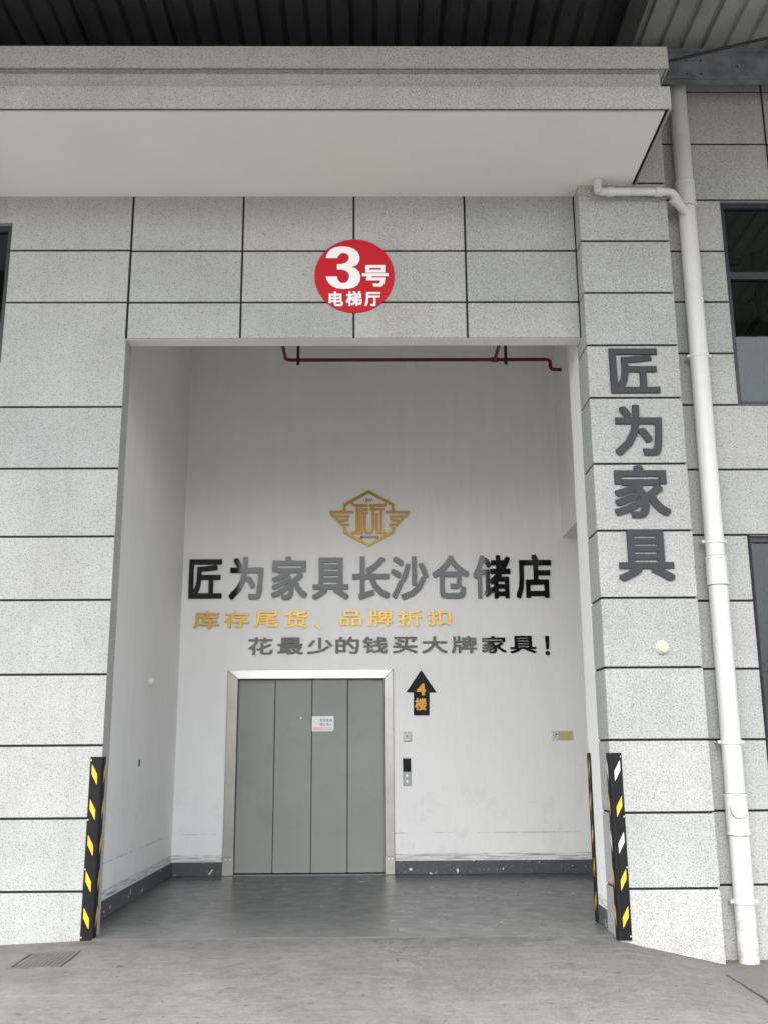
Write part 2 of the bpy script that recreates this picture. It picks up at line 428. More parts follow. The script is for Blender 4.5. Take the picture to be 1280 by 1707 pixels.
MAT['gloss_black'] = plain('glossy_black_acrylic', (.004, .004, .005), .06, spec=.46, var=.02)
MAT['letter_grey'] = plain('dark_grey_letter_paint', (.030, .034, .040), .45, var=.05, spec=.3)
def gold(name, col, rough, metal):
    t = NT(name); n = t.noise(9, 4)
    c = t.mix(n, tuple(x * .85 for x in col), tuple(min(1, x * 1.12) for x in col))
    return t.set(Base_Color=c, Roughness=rough, Metallic=metal, Specular_IOR_Level=.6)
MAT['gold'] = gold('gold_acrylic', (.60, .365, .05), .32, .35)
MAT['gold_dark'] = gold('gold_dim_reflection', (.38, .205, .02), .35, .5)  # dim reflections on the emblem are put into this darker gold
MAT['ink'] = plain('dark_red_brown_print', (.10, .03, .02), .5)
MAT['sign_red'] = plain('red_sign_face', (.50, .010, .022), .5, var=.04, scale=3, spec=.2)
MAT['sign_white'] = plain('white_vinyl', (.84, .84, .85), .4, var=.02)
MAT['black_board'] = plain('matt_black_board', (.006, .006, .007), .5, spec=.2)
MAT['orange'] = plain('orange_vinyl', (.80, .36, .015), .45)
MAT['rubber'] = plain('black_rubber', (.007, .007, .008), .5, var=.3, scale=20, spec=.22)
MAT['reflect_yellow'] = plain('yellow_reflective_film', (.86, .43, .025), .35, var=.08, scale=40)
MAT['reflect_white'] = plain('white_reflective_film', (.80, .80, .76), .35, var=.06, scale=40)
MAT['bolt'] = plain('zinc_bolt', (.75, .75, .75), .3, .6)
def pvc():
    t = NT('white_pvc'); n = t.noise(2.5, 6, .65); zz = t.sep()[2]
    c = t.mix(t.ramp(n, [(.35, 0), (.7, 1)]), (.56, .56, .54), (.62, .62, .60))
    st = t.ramp(t.noise(1, 6, .7, t.mapped((22, 22, 1.3))), [(.56, 0), (.72, 1)])
    c = t.mix(t.math('MULTIPLY', st, .35), c, (.36, .34, .29))
    foot = t.math('MULTIPLY', t.band(zz, -.5, -.02, .4), t.ramp(t.noise(14, 6, .75), [(.42, 0), (.6, 1)]))
    c = t.mix(t.math('MULTIPLY', foot, .6), c, (.22, .20, .17))
    return t.set(Base_Color=c, Roughness=.36)
MAT['pvc'] = pvc()
MAT['red_pipe'] = plain('red_pipe_paint', (.13, .008, .012), .45, var=.15, spec=.25)
MAT['hanger'] = plain('dark_hanger_steel', (.022, .010, .010), .6)
MAT['alu_frame'] = plain('dark_blue_grey_frame', (.022, .030, .036), .4, spec=.4)
MAT['galv'] = plain('weathered_gutter_steel', (.17, .19, .21), .5, .2, var=.35, scale=7)
MAT['flash'] = plain('pale_flashing', (.22, .23, .225), .5, .3, var=.25, scale=9)
MAT['roof'] = plain('grey_roof_sheet', (.33, .345, .325), .55, .05, var=.15, scale=2.5)
MAT['roof_dark'] = plain('darker_roof_sheet', (.075, .08, .083), .55, .1, var=.2, scale=2.5)  # darker base colour for the sheets left of the roof beam
MAT['roof_steel'] = plain('dark_roof_beam', (.05, .052, .055), .6)
MAT['cable'] = plain('black_cable', (.010, .010, .010), .6)
MAT['lamp_cream'] = plain('cream_lamp_dome', (.62, .57, .42), .35, var=.05)
MAT['lamp_white'] = plain('white_lamp_dome', (.72, .72, .70), .3)
MAT['plastic'] = plain('pale_switch_plastic', (.62, .63, .60), .4)
MAT['switch_grey'] = plain('dull_switch_grey', (.30, .31, .30), .45)
MAT['screen'] = plain('black_display_glass', (.003, .003, .004), .3, spec=.15)
MAT['plate_steel'] = plain('dull_steel_plate', (.24, .25, .26), .35, .7)
MAT['brass'] = plain('aged_yellow_plate', (.52, .46, .20), .5, var=.15, scale=30)
MAT['mint'] = plain('pale_green_print', (.56, .62, .52), .5, var=.15, scale=40)
MAT['olive'] = plain('olive_print', (.20, .18, .08), .5)
MAT['green_ink'] = plain('dark_green_print', (.05, .11, .10), .5)
MAT['pink'] = plain('faded_pink_print', (.78, .60, .60), .5, var=.1, scale=60)
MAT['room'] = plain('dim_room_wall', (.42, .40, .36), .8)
MAT['dark_pipe'] = plain('dark_room_pipe', (.03, .02, .016), .6, spec=.2)
MAT['seal'] = plain('grey_pipe_seal', (.20, .20, .19), .7)
def glass():
    t = NT('window_glass'); t.n.remove(t.b)
    fr = t.n.new('ShaderNodeFresnel'); fr.inputs['IOR'].default_value = 1.45
    tr = t.n.new('ShaderNodeBsdfTransparent'); tr.inputs['Color'].default_value = (.62, .66, .65, 1)
    gl = t.n.new('ShaderNodeBsdfGlossy'); gl.inputs['Roughness'].default_value = .02; gl.inputs['Color'].default_value = (.85, .9, .95, 1)
    mx = t.n.new('ShaderNodeMixShader'); t.l.new(fr.outputs[0], mx.inputs[0]); t.l.new(tr.outputs[0], mx.inputs[1]); t.l.new(gl.outputs[0], mx.inputs[2])
    t.l.new(mx.outputs[0], t.n['Material Output'].inputs['Surface'])
    return t.m
MAT['glass'] = glass()
def cover_mat():
    t = NT('rusty_drain_cover'); x, y, z = t.sep()
    c = t.mix(t.noise(12, 6, .7), (.065, .063, .056), (.125, .122, .112))
    c = t.mix(t.math('MULTIPLY', t.ramp(t.noise(5, 5, .7), [(.5, 0), (.7, 1)]), .5), c, (.13, .115, .09))
    return t.set(Base_Color=c, Roughness=.8)
MAT['cover'] = cover_mat()
MAT['soot'] = plain('dark_dirt', (.05, .045, .04), .9, var=.3)

# ------------------------------------------------------------------ key measures (metres)
XL, XR = -2.26, 1.93            # lobby opening
B = 4.147                       # back wall of the lobby
ZL = 5.15                       # underside of lintel
YP = -0.197                     # pillar front
PX1 = 2.752                     # pillar right edge
ZS = 6.60                       # canopy soffit
YC = -1.362                     # canopy front
XCE = 2.478                     # canopy right end
ZROOF = 8.05
ROWS = [7.74, 7.16, 6.56, 6.024, 5.506, 4.994, 4.494, 3.884, 3.285, 2.701, 2.115, 1.525, .949, .368, -.35]
ROWS_L = [6.037, 5.510, 4.491, 3.913, 3.294, 2.734, 2.097, 1.509, .924, .355, -.35]
J = 0.0095                      # half joint width

# ------------------------------------------------------------------ ground
def gz(x, y):
    r = min(max(-y / 6.5, 0), 1) * .19
    s = min(max((x - 1.93) / .84, 0), 1)
    l = min(max((-2.25 - x) / .8, 0), 1) * .035
    z = -.012 - (r + (.19 - r) * s) - l * (1 - min(1, -y / 6.5 if y < 0 else 0))
    return z
def build_ground():
    def axis(lo, hi, fine_lo, fine_hi, step):
        a = []; v = fine_lo
        while v < fine_hi + 1e-6: a.append(v); v += step
        out = []; d = step
        v = fine_lo
        while v > lo: d *= 1.6; v -= d; out.append(max(v, lo))
        out = out[::-1] + a; d = step; v = a[-1]
        while v < hi: d *= 1.6; v += d; out.append(min(v, hi))
        return out
    xs = axis(-400, 400, -5, 5, .1); ys = axis(-600, 300, -7.0, .1, .1)
    bm = bmesh.new(); rnd = random.Random(3)
    g = [[bm.verts.new((x, y, (gz(x, min(y, 0)) + (rnd.uniform(-.003, .003) if abs(x) < 5 and y < -.1 else 0)) if y < .05 else -.42)) for x in xs] for y in ys]
    for j in range(len(ys) - 1):
        for i in range(len(xs) - 1):
            bm.faces.new((g[j][i], g[j][i + 1], g[j + 1][i + 1], g[j + 1][i]))
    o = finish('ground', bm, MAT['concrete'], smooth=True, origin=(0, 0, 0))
    return tag(o, 'worn grey concrete yard in front of the warehouse', None, kind='structure')
ground = build_ground(); ground['category'] = 'ground'
bm = bmesh.new(); bm_box(bm, XL, XR, -.012, .21, -.35, 0); bm_box(bm, -2.6, 3.2, .2105, B + .4, -.35, -.0002)
fl = finish('lobby_floor', bm, MAT['epoxy'])
tag(fl, 'dark grey painted floor inside the lift lobby', 'floor', kind='structure')

# ------------------------------------------------------------------ warehouse building
bld = empty('warehouse_building', (0, 0, 0), 'speckled grey stone warehouse front with tall open lift lobby and canopy', 'building')

def panel_rect(parent, x0, x1, z0, z1, y, t=.016, mat=None):
    bm = bmesh.new(); bm_box(bm, x0 + J, x1 - J, y, y + t, z0 + J, z1 - J, .0025)
    return finish('panel', bm, mat or MAT['stone'], parent)
def panel_side(parent, x, t, y0, y1, z0, z1):
    bm = bmesh.new(); bm_box(bm, min(x, x + t), max(x, x + t), y0, y1, z0 + J, z1 - J, .0025)
    return finish('panel', bm, MAT['stone'], parent)
def panel_poly(parent, pts, y, t=.016):
    return prism('panel', pts, y, y + t, MAT['stone'], parent)

# --- facade wall (left of the opening and above it); its dark body shows in the joints
def multi_box(name, boxes, mat, parent):
    bm = bmesh.new()
    for b in boxes: bm_box(bm, *b)
    return finish(name, bm, mat, parent)
WX0, WX1, WZ0, WZ1 = -4.55, -3.385, 4.915, 6.322       # left window
fac = multi_box('facade_wall', [(-7.5, WX0, .012, .17, -.4, ZROOF), (WX0, WX1, .012, .17, -.4, WZ0), (WX0, WX1, .012, .17, WZ1, ZROOF),
                                (WX1, XL - .004, .012, .17, -.4, ZROOF), (XL - .004, XR + .02, .012, .17, ZL + .006, ZROOF)], MAT['joint'], bld)
VX = [-2.257, -1.2126, -.1681, .8805, 1.9268]
tops = [6.70] + ROWS_L
for i in range(len(tops) - 1):
    z1, z0 = tops[i], tops[i + 1]
    if i == 0:
        panel_poly(fac, [(-4.8 + J, z0 + J), (WX0, z0 + J), (WX0, WZ1), (WX1, WZ1), (WX1, z0 + J), (XL - J, z0 + J), (XL - J, z1), (-4.8 + J, z1)], 0)
    elif i == 1:
        panel_rect(fac, WX1 - J, XL, z0, z1, 0); panel_rect(fac, -4.8, WX0 + J, z0, z1, 0)
    elif i == 2:
        xr = XL
        panel_poly(fac, [(-4.8 + J, z0 + J), (xr, z0 + J), (xr, ZL), (xr - J, ZL), (xr - J, z1 - J), (WX1, z1 - J), (WX1, WZ0), (WX0, WZ0), (WX0, z1 - J), (-4.8 + J, z1 - J)], 0)
    else:
        bm = bmesh.new(); bm_box(bm, -4.8 + J, XL, 0, .016, z0 + J, z1 - J, .0025); finish('panel', bm, MAT['stone'], fac)
    panel_rect(fac, -7.5, -4.8, z0, z1, 0)
lz = [6.70, 6.030, 5.508, ZL]
for i in range(3):
    for k in range(4):
        bm = bmesh.new(); bm_box(bm, VX[k] + J, VX[k + 1] - J, 0, .016, lz[i + 1] + (J if i < 2 else .003), lz[i] - J, .0025)
        finish('panel', bm, MAT['stone'], fac)
# reveal of the opening: stone left jamb, white plaster under the lintel
box('jamb_stone', XL - .05, XL - .0005, .016, .225, -.3, ZL + .003, MAT['stone'], bld)
box('lintel_soffit', XL, XR, .0165, .176, ZL - .001, ZL + .03, MAT['paint'], bld)

# --- pillar right of the opening
pil = box('pillar', XR + .014, PX1 - .014, YP + .014, .2, -.4, ZROOF, MAT['joint'], bld)
prow = [7.98, 7.30, 6.62] + ROWS[3:]
for i in range(len(prow) - 1):
    bm = bmesh.new(); bm_box(bm, XR, PX1, YP, YP + .016, prow[i + 1] + J, prow[i] - J, .003); finish('panel', bm, MAT['stone'], pil)
    panel_side(pil, XR, .016, YP + .016, .2, prow[i + 1], prow[i])
    panel_side(pil, PX1, -.016, YP + .016, .0, prow[i + 1], prow[i])

# --- recessed wall right of the pillar, with two windows
RX = 3.325
W1, W2 = (RX, 5.2, ROWS[6], ROWS[2]), (3.296, 5.2, .949, ROWS[8])
rec = multi_box('recessed_wall', [(PX1 - .014, RX, .012, .17, -.4, ZROOF), (RX, 5.2, .012, .17, ROWS[2], ZROOF), (RX, 5.2, .012, .17, ROWS[8], ROWS[6]),
                                  (RX, 5.2, .012, .17, -.4, .949), (5.2, 9.0, .012, .17, -.4, ZROOF)], MAT['joint'], bld)
rr = [ZROOF] + ROWS
for i in range(len(rr) - 1):
    z1, z0 = rr[i], rr[i + 1]
    if i <= 2:
        panel_rect(rec, PX1 - J, 3.83, z0, z1, 0); panel_rect(rec, 3.83, 5.2, z0, z1, 0)
    elif 3 <= i <= 6:
        panel_rect(rec, PX1 - J, RX + J, z0, z1, 0)
    elif i in (7, 8):
        panel_rect(rec, PX1 - J, 5.2, z0, z1, 0)
    elif z1 > .95:
        panel_rect(rec, PX1 - J, W2[0] + J, z0, z1, 0)
    else:
        panel_rect(rec, PX1 - J, 5.2, z0, z1, 0)
    panel_rect(rec, 5.2, 9.0, z0, z1, 0)

# --- windows
def window(x0, x1, z0, z1, bars_x, bars_z, label=None):
    w = empty_part('window', bld)
    bm = bmesh.new(); f = .055; ya, yb = .055, .12
    bm_box(bm, x0, x0 + f, ya, yb, z0, z1); bm_box(bm, x1 - f, x1, ya, yb, z0, z1)
    bm_box(bm, x0 + f, x1 - f, ya + .001, yb, z0, z0 + f); bm_box(bm, x0 + f, x1 - f, ya + .001, yb, z1 - f, z1)
    for b in bars_z: bm_box(bm, x0 + f, x1 - f, ya + .002, yb - .002, b - .035, b + .035)
    for b in bars_x: bm_box(bm, b - .03, b + .03, ya + .004, yb - .004, z0 + f, z1 - f)
    finish('frame', bm, MAT['alu_frame'], w)
    zs = [z0 + f] + [q for b in sorted(bars_z) for q in (b - .035, b + .035)] + [z1 - f]
    xs = [x0 + f] + [q for b in sorted(bars_x) for q in (b - .03, b + .03)] + [x1 - f]
    for i in range(0, len(zs), 2):
        for k in range(0, len(xs), 2):
            box('pane', xs[k], xs[k + 1], .088, .094, zs[i], zs[i + 1], MAT['glass'], w)
    # lining of the opening
    bm = bmesh.new()
    bm_box(bm, x0 - .001, x0 + .004, .0165, .17, z0, z1); bm_box(bm, x1 - .004, x1 + .001, .0165, .17, z0, z1)
    bm_box(bm, x0 + .004, x1 - .004, .0165, .17, z1 - .005, z1 + .001); bm_box(bm, x0 + .004, x1 - .004, .0165, .17, z0 - .001, z0 + .004)
    finish('lining', bm, MAT['core'], w)
    return w
def empty_part(name, parent):
    o = bpy.data.objects.new(name, None); o.empty_display_size = .1
    return link(o, parent)
window(WX0, WX1, WZ0, WZ1, [-3.97], [5.30])
window(RX, 5.2, ROWS[6], ROWS[2], [4.26], [5.80])
window(3.296, 5.2, .949, ROWS[8], [4.25], [2.13])
# rooms behind the windows
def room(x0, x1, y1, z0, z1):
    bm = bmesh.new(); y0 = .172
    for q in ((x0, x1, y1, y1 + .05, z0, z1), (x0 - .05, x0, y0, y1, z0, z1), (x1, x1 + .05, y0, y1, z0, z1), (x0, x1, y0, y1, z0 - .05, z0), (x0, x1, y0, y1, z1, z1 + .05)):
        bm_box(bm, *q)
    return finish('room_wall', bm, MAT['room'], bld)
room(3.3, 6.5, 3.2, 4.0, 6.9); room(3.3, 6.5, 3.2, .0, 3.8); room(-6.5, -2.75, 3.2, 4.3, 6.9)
pp = bld
tube('room_pipe', [(3.62, .75, 6.9), (3.62, .75, 5.95), (3.62, .75, 5.2)], .035, MAT['dark_pipe'], pp, 12)
tube('room_pipe', [(3.50, .75, 6.30), (3.76, .75, 6.30)], .045, MAT['dark_pipe'], pp, 12)
tube('room_pipe', [(3.93, .8, 6.42), (3.93, .8, 5.72), (3.60, .8, 5.28), (3.60, .8, 4.4)], .028, MAT['dark_pipe'], pp, 12)
tube('room_pipe', [(3.60, .78, 5.46), (3.86, .78, 5.46)], .04, MAT['dark_pipe'], pp, 12)

# --- lobby shell
YB1 = B + .2
LXI = -2.44
lw = box('lobby_wall', LXI - .2, LXI, .17, YB1, -.2, 6.95, MAT['paint'], bld)
box('skirting', LXI, LXI + .012, .23, B, .001, .157, MAT['skirting'], lw, .003)
EX0, EX1, EZ = -1.69, .132, 2.336            # lift doorway
bw = multi_box('lobby_wall', [(LXI, EX0 - .02, B, YB1, -.2, 6.95), (EX1 + .02, 3.0, B, YB1, -.2, 6.95), (EX0 - .02, EX1 + .02, B, YB1, EZ + .02, 6.95)], MAT['paint'], bld)
box('skirting', LXI + .012, -1.822, B - .012, B, .001, .157, MAT['skirting'], bw, .003)
box('skirting', .247, 3.0, B - .012, B, .001, .157, MAT['skirting'], bw, .003)
box('lobby_wall', 3.0, 3.2, .17, YB1, -.2, 6.95, MAT['core'], bld)
jw = multi_box('lobby_wall', [(XR + .001, 3.0, .201, .645, -.3, 6.95)], MAT['paint'], bld)
box('skirting', XR - .010, XR + .001, .205, .52, -.02, .157, MAT['skirting'], jw, .003)
multi_box('lobby_wall', [(LXI, XL - .05, .171, .225, -.2, 6.95), (XL - .05, XR + .001, .1705, .225, ZL + .03, 6.95)], MAT['paint'], bld)
box('lobby_ceiling', LXI - .2, 3.2, .17, YB1, 6.951, 7.1, MAT['paint'], bld)
box('ceiling_beam', 2.453, 2.999, .646, B - .001, 4.13, 6.95, MAT['paint'], bld)
box('ceiling_beam', LXI, 2.452, 2.55, 2.85, 6.55, 6.95, MAT['paint'], bld)
# back of the building so that no light leaks in
multi_box('back_shell', [(-7.5, 9.0, 4.6, 4.75, -.4, ZROOF), (-7.6, -7.5, .012, 4.75, -.4, ZROOF), (9.0, 9.1, .012, 4.75, -.4, ZROOF)], MAT['core'], bld)
box('lift_shaft', EX0 - .3, EX1 + .3, YB1 + .03, YB1 + .08, -.2, 2.9, MAT['door_dark'], bld)

# --- canopy with its stepped cornice
can = box('canopy', -7.5, XCE - .017, YC + .017, -.001, ZS + .012, 6.80, MAT['joint'], bld)
def wrap_band(name, y, x, z0, z1, mat, thick=.016):
    """front band with its return along the right end"""
    bm = bmesh.new()
    outer = [(-7.5, y), (x, y), (x, -.0005 if x < XR else YP - .0005), (x - thick, -.0005 if x < XR else YP - .0005), (x - thick, y + thick), (-7.5, y + thick)]
    lo = [bm.verts.new((a, b, z0)) for a, b in outer]; hi = [bm.verts.new((a, b, z1)) for a, b in outer]
    bm.faces.new(lo[::-1]); bm.faces.new(hi)
    for i in range(6):
        bm.faces.new((lo[i], lo[(i + 1) % 6], hi[(i + 1) % 6], hi[i]))
    bmesh.ops.recalc_face_normals(bm, faces=bm.faces)
    bmesh.ops.bevel(bm, geom=bm.edges[:], offset=.004, segments=2, affect='EDGES')
    return finish(name, bm, mat, can, smooth=True)
wrap_band('cornice_band', YC, XCE, ZS - .004, 6.805, MAT['stone_cornice'])
box('band_top', -7.5, XCE - .03, YC + .03, -.2, 6.78, 6.804, MAT['stone_cornice'], can)
box('band_underside', -7.5, XCE - .02, YC + .042, -.2, 6.987, 7.02, MAT['stone_cornice'], can)
wrap_band('cornice_band', YC + .085, XCE - .05, 6.80, 7.02, MAT['stone_cornice'])
wrap_band('cornice_band', YC + .01, XCE + .006, 6.985, 7.195, MAT['stone_cornice'])
box('canopy_top', -7.5, XCE - .06, YC + .1, -.001, 6.95, 7.05, MAT['roof_steel'], can)
box('soffit', -7.5, XCE - .045, YC + .048, -.001, ZS - .003, ZS + .0125, MAT['soffit'], can)
box('canopy_core', -7.5, XCE - .085, YC + .12, -.001, 6.80, 6.97, MAT['joint'], can)

# --- gutter, flashing, roof over the yard edge
gut = empty('eaves_gutter', (5.5, -.2, 7.55), 'weathered blue grey steel eaves gutter above the drainpipe', 'gutter')
bm = bmesh.new()
GX0, GX1 = XCE + .02, 9.0
bm_box(bm, GX0, GX1, -.36, -.352, 7.625, 7.90); bm_box(bm, GX0, GX1, -.36, -.30, 7.60, 7.6255); bm_box(bm, GX0, GX1, -.385, -.361, 7.612, 7.632)
bm_box(bm, GX0, GX1, -.385, -.353, 7.90, 7.915)
for k in range(7): bm_box(bm, 2.9 + k * .95, 2.94 + k * .95, -.352, -.0005, 7.80, 7.84)
finish('channel', bm, MAT['galv'], gut)
box('flashing', GX0, GX1, -.34, -.3, 7.916, 7.965, MAT['flash'], gut)
for u, v in ((1143, 101), (1167, 101), (1144, 123), (1168, 123), (1228, 111), (1340, 103), (1340, 123), (1420, 111)):
    p = at(u, v, -.361); dome('bolt_hole_dot', (p.x, -.361, p.z), .010, .004, (0, -1, 0), MAT['joint'], gut, 8)  # dark bolt holes drawn as small black dots

roof = empty('yard_roof', (0, -2.3, ZROOF), 'dark ribbed metal roof sheeting hanging over the warehouse front', 'roof')
ROOF_Y0, ROOF_Y1 = -6.0, .3
def sheet_mesh(mat):
    bm = bmesh.new(); wd = .84; per = .21; prof = []
    for k in range(4):
        a = k * per
        prof += [(a, 0), (a + .145, 0), (a + .16, .035), (a + .195, .035)]
    prof.append((wd, 0)); prof.insert(0, (-.012, -.014)); prof.insert(1, (0, -.014))
    lo = [bm.verts.new((x, ROOF_Y0 - roof.location.y, z)) for x, z in prof]; hi = [bm.verts.new((x, ROOF_Y1 - roof.location.y, z)) for x, z in prof]
    for i in range(len(prof) - 1):
        bm.faces.new((lo[i], lo[i + 1], hi[i + 1], hi[i]))
    me = bpy.data.meshes.new('roof_sheet'); bm.to_mesh(me); bm.free(); me.materials.append(mat); return me
sm = sheet_mesh(MAT['roof']); sm2 = sheet_mesh(MAT['roof_dark'])
for k in range(-9, 12):
    o = bpy.data.objects.new('roof_sheet', sm if k >= 3 else sm2); link(o, roof); o.location = (k * .84 - .14, 0, 0)
box('deck', -7.7, 9.1, ROOF_Y0, ROOF_Y1, ZROOF + .045, ZROOF + .12, MAT['roof_steel'], roof)
def ibeam(x, z1, h=.30, w=.16):
    bm = bmesh.new()
    bm_box(bm, x - w / 2, x + w / 2, ROOF_Y0, -.0, z1 - .012, z1); bm_box(bm, x - w / 2, x + w / 2, ROOF_Y0, -.0, z1 - h, z1 - h + .012)
    bm_box(bm, x - .005, x + .005, ROOF_Y0, -.0, z1 - h + .012, z1 - .012)
    return finish('beam', bm, MAT['roof_steel'], roof)
ibeam(2.33, ZROOF - .015, .26); ibeam(-5.2, ZROOF - .015, .26); ibeam(7.6, ZROOF - .015, .26)
box('fascia', -7.7, 9.1, ROOF_Y0 - .02, ROOF_Y0, ZROOF - .25, ZROOF + .14, MAT['roof_steel'], roof)
# slanting rod from the canopy up to the roof
a = at(1106, 104, -1.0); b_ = at(1280, 63, -1.0); d = (b_ - a); e_ = a + d * ((ZROOF - a.z) / d.z)
o = tube('brace_rod', [a, a + (e_ - a) * .35, a + (e_ - a) * .36, e_], .014, MAT['cable'], None, 10)
tag(o, 'thin black rod slanting from the cornice up to the metal roof', 'rod')

# ------------------------------------------------------------------ lift doors
lift = empty('lift_entrance', ((EX0 + EX1) / 2, B, 0), 'closed grey four-panel lift door in a brushed steel frame', 'lift door')
FO0, FO1, FZ = -1.821, .245, 2.447
bm = bmesh.new(); FY = B - .03
bm_prism(bm, [(FO0, .21), (EX0, .21), (EX0, EZ), (FO0, FZ)], FY, B - .001, .004)
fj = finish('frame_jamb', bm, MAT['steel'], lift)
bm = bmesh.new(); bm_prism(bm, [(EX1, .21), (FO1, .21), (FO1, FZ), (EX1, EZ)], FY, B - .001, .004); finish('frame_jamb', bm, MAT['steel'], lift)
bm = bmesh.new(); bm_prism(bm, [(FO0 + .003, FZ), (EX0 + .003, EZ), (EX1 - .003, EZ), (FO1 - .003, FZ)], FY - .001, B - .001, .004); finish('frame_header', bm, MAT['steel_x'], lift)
for (xa, xb) in ((FO0, EX0), (EX1, FO1)):
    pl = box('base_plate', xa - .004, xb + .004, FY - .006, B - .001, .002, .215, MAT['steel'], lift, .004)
    for q in (.3, .72):
        dome('screw', (xa + (xb - xa) * q, FY - .0055, .185), .008, .004, (0, -1, 0), MAT['bolt'], pl, 8)
# returns into the shaft
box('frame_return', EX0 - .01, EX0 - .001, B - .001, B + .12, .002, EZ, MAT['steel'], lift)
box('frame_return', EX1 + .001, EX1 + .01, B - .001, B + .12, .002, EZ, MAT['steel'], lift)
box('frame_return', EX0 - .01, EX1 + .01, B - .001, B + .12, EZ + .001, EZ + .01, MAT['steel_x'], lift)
seams = [EX0 - .0005, -1.232, -.768, -.324, EX1 + .0005]
for k in range(4):
    yo = (.070, .052, .040, .058)[k]
    box('door_panel', seams[k] + (.0 if k == 0 else .004), seams[k + 1] - (.0 if k == 3 else .004), B + yo, B + yo + .03, .018, EZ - .002, MAT['door'], lift, .005)
box('sill', EX0, EX1, B - .02, B + .14, .001, .008, MAT['plate_steel'], lift)
p = at(502, 1197, B + .05); dome('keyhole', (p.x, B + .052, p.z), .012, .006, (0, -1, 0), MAT['bolt'], lift, 12)

# notice on the door
a = at(520.5, 1194, B + .038); b_ = at(556.5, 1219, B + .038)
ny = B + .038
nt = empty('door_notice', ((a.x + b_.x) / 2, ny, b_.z), 'small white notice with green and pink print stuck on lift door', 'notice')
bm = bmesh.new(); r_ = .02
bm_prism(bm, [(a.x, b_.z), (b_.x - r_, b_.z), (b_.x, b_.z + r_), (b_.x, a.z), (a.x, a.z)], ny - .003, ny + .0015)
finish('card', bm, MAT['sign_white'], nt)
for ch, u0, u1, v0, v1 in (('货', 533.5, 538.2, 1197.8, 1202.8), ('运', 538.8, 543.3, 1197.8, 1202.8), ('电', 544, 548.5, 1197.8, 1202.8), ('梯', 549.3, 554, 1197.8, 1202.8),
                           ('禁', 533.5, 538.2, 1204.8, 1209.8), ('止', 538.8, 543.3, 1204.8, 1209.8), ('乘', 544, 548.5, 1204.8, 1209.8), ('人', 549.3, 554, 1204.8, 1209.8)):
    glyph_px('character', ch, u0, u1, v0, v1, ny - .003, .001, MAT['green_ink'], nt, .01, .0002)
a2 = at(522.5, 1212, ny); b2 = at(554, 1217.2, ny)
box('pink_strip', a2.x, b2.x, ny - .0045, ny - .0032, b2.z, a2.z, MAT['pink'], nt)
p = at(528, 1202, ny)
bm = bmesh.new()
n_ = 20
for i in range(n_):
    t0, t1 = 2 * math.pi * i / n_, 2 * math.pi * (i + 1) / n_
    q = [bm.verts.new((p.x + r * math.cos(t), ny - .004, p.z + r * math.sin(t))) for r, t in ((.026, t0), (.033, t0), (.033, t1), (.026, t1))]
    bm.faces.new(q)
bmesh.ops.remove_doubles(bm, verts=bm.verts, dist=1e-5)
finish('ring_mark', bm, MAT['pink'], nt)

# ------------------------------------------------------------------ lettering on the back wall
L1 = [('匠', 316, 371, 933, 998), ('为', 383, 439.5, 929, 1000), ('家', 453, 513, 928, 1000.5), ('具', 521, 581.6, 930, 1000), ('长', 588, 649.5, 928, 1000),
      ('沙', 651, 713.5, 928, 1000), ('仓', 720, 781.5, 926, 998), ('储', 788, 850, 926, 998), ('店', 859, 918, 925, 998)]
ORD = ['first', 'second', 'third', 'fourth', 'fifth', 'sixth', 'seventh', 'eighth', 'ninth', 'tenth', 'eleventh']
for i, (ch, u0, u1, v0, v1) in enumerate(L1):
    o = glyph_px('wall_character', ch, u0, u1, v0, v1, B, .025, MAT['gloss_black'], None, .022)
    tag(o, '%s big glossy black character of the boldest line under the gold emblem' % ORD[i], 'character', 'bold company line on the lobby wall')
def c4(x0, x1, y0, y1): return (300 + x0 * .265625, 300 + x1 * .265625, 800 + y0 * .265625, 800 + y1 * .265625)
def c5(x0, x1, y0, y1): return (620 + x0 * .265625, 620 + x1 * .265625, 800 + y0 * .265625, 800 + y1 * .265625)
L2 = [('库', c4(88, 250, 825, 935)), ('存', c4(280, 438, 825, 930)), ('尾', c4(470, 622, 825, 925)), ('货', c4(655, 805, 820, 930)), ('、', c4(843, 888, 903, 942)),
      ('品', c4(1003, 1142, 820, 917)), ('牌', c4(1182, 1335, 818, 920)), ('折', c5(160, 315, 820, 920)), ('扣', c5(347, 495, 820, 917))]
for i, (ch, q) in enumerate(L2):
    o = glyph_px('wall_character', ch, *q, B, .02, MAT['gold'], None, .016 if ch != '、' else 0.0)
    tag(o, ('%s small gold character of the gold line on the lobby wall' % ORD[i]) if ch != '、' else 'small gold comma mark within the gold line on lobby wall', 'character', 'gold line on the lobby wall')
L3 = [('花', c4(432, 585, 990, 1097)), ('最', c4(615, 775, 990, 1095)), ('少', c4(800, 960, 990, 1092)), ('的', c4(978, 1125, 985, 1090)), ('钱', c4(1148, 1302, 985, 1088)),
      ('买', c5(128, 283, 985, 1088)), ('大', c5(312, 470, 982, 1088)), ('牌', c5(497, 655, 980, 1088)), ('家', c5(685, 840, 980, 1088)), ('具', c5(862, 1027, 980, 1088)), ('！', c5(1083, 1110, 980, 1100))]
for i, (ch, q) in enumerate(L3):
    o = glyph_px('wall_character', ch, *q, B, .02, MAT['gloss_black'], None, .016)
    tag(o, ('%s small black character of the slogan line just above the lift' % ORD[i]) if ch != '！' else 'small black exclamation mark ending the slogan line above the lift', 'character', 'slogan line on the lobby wall')

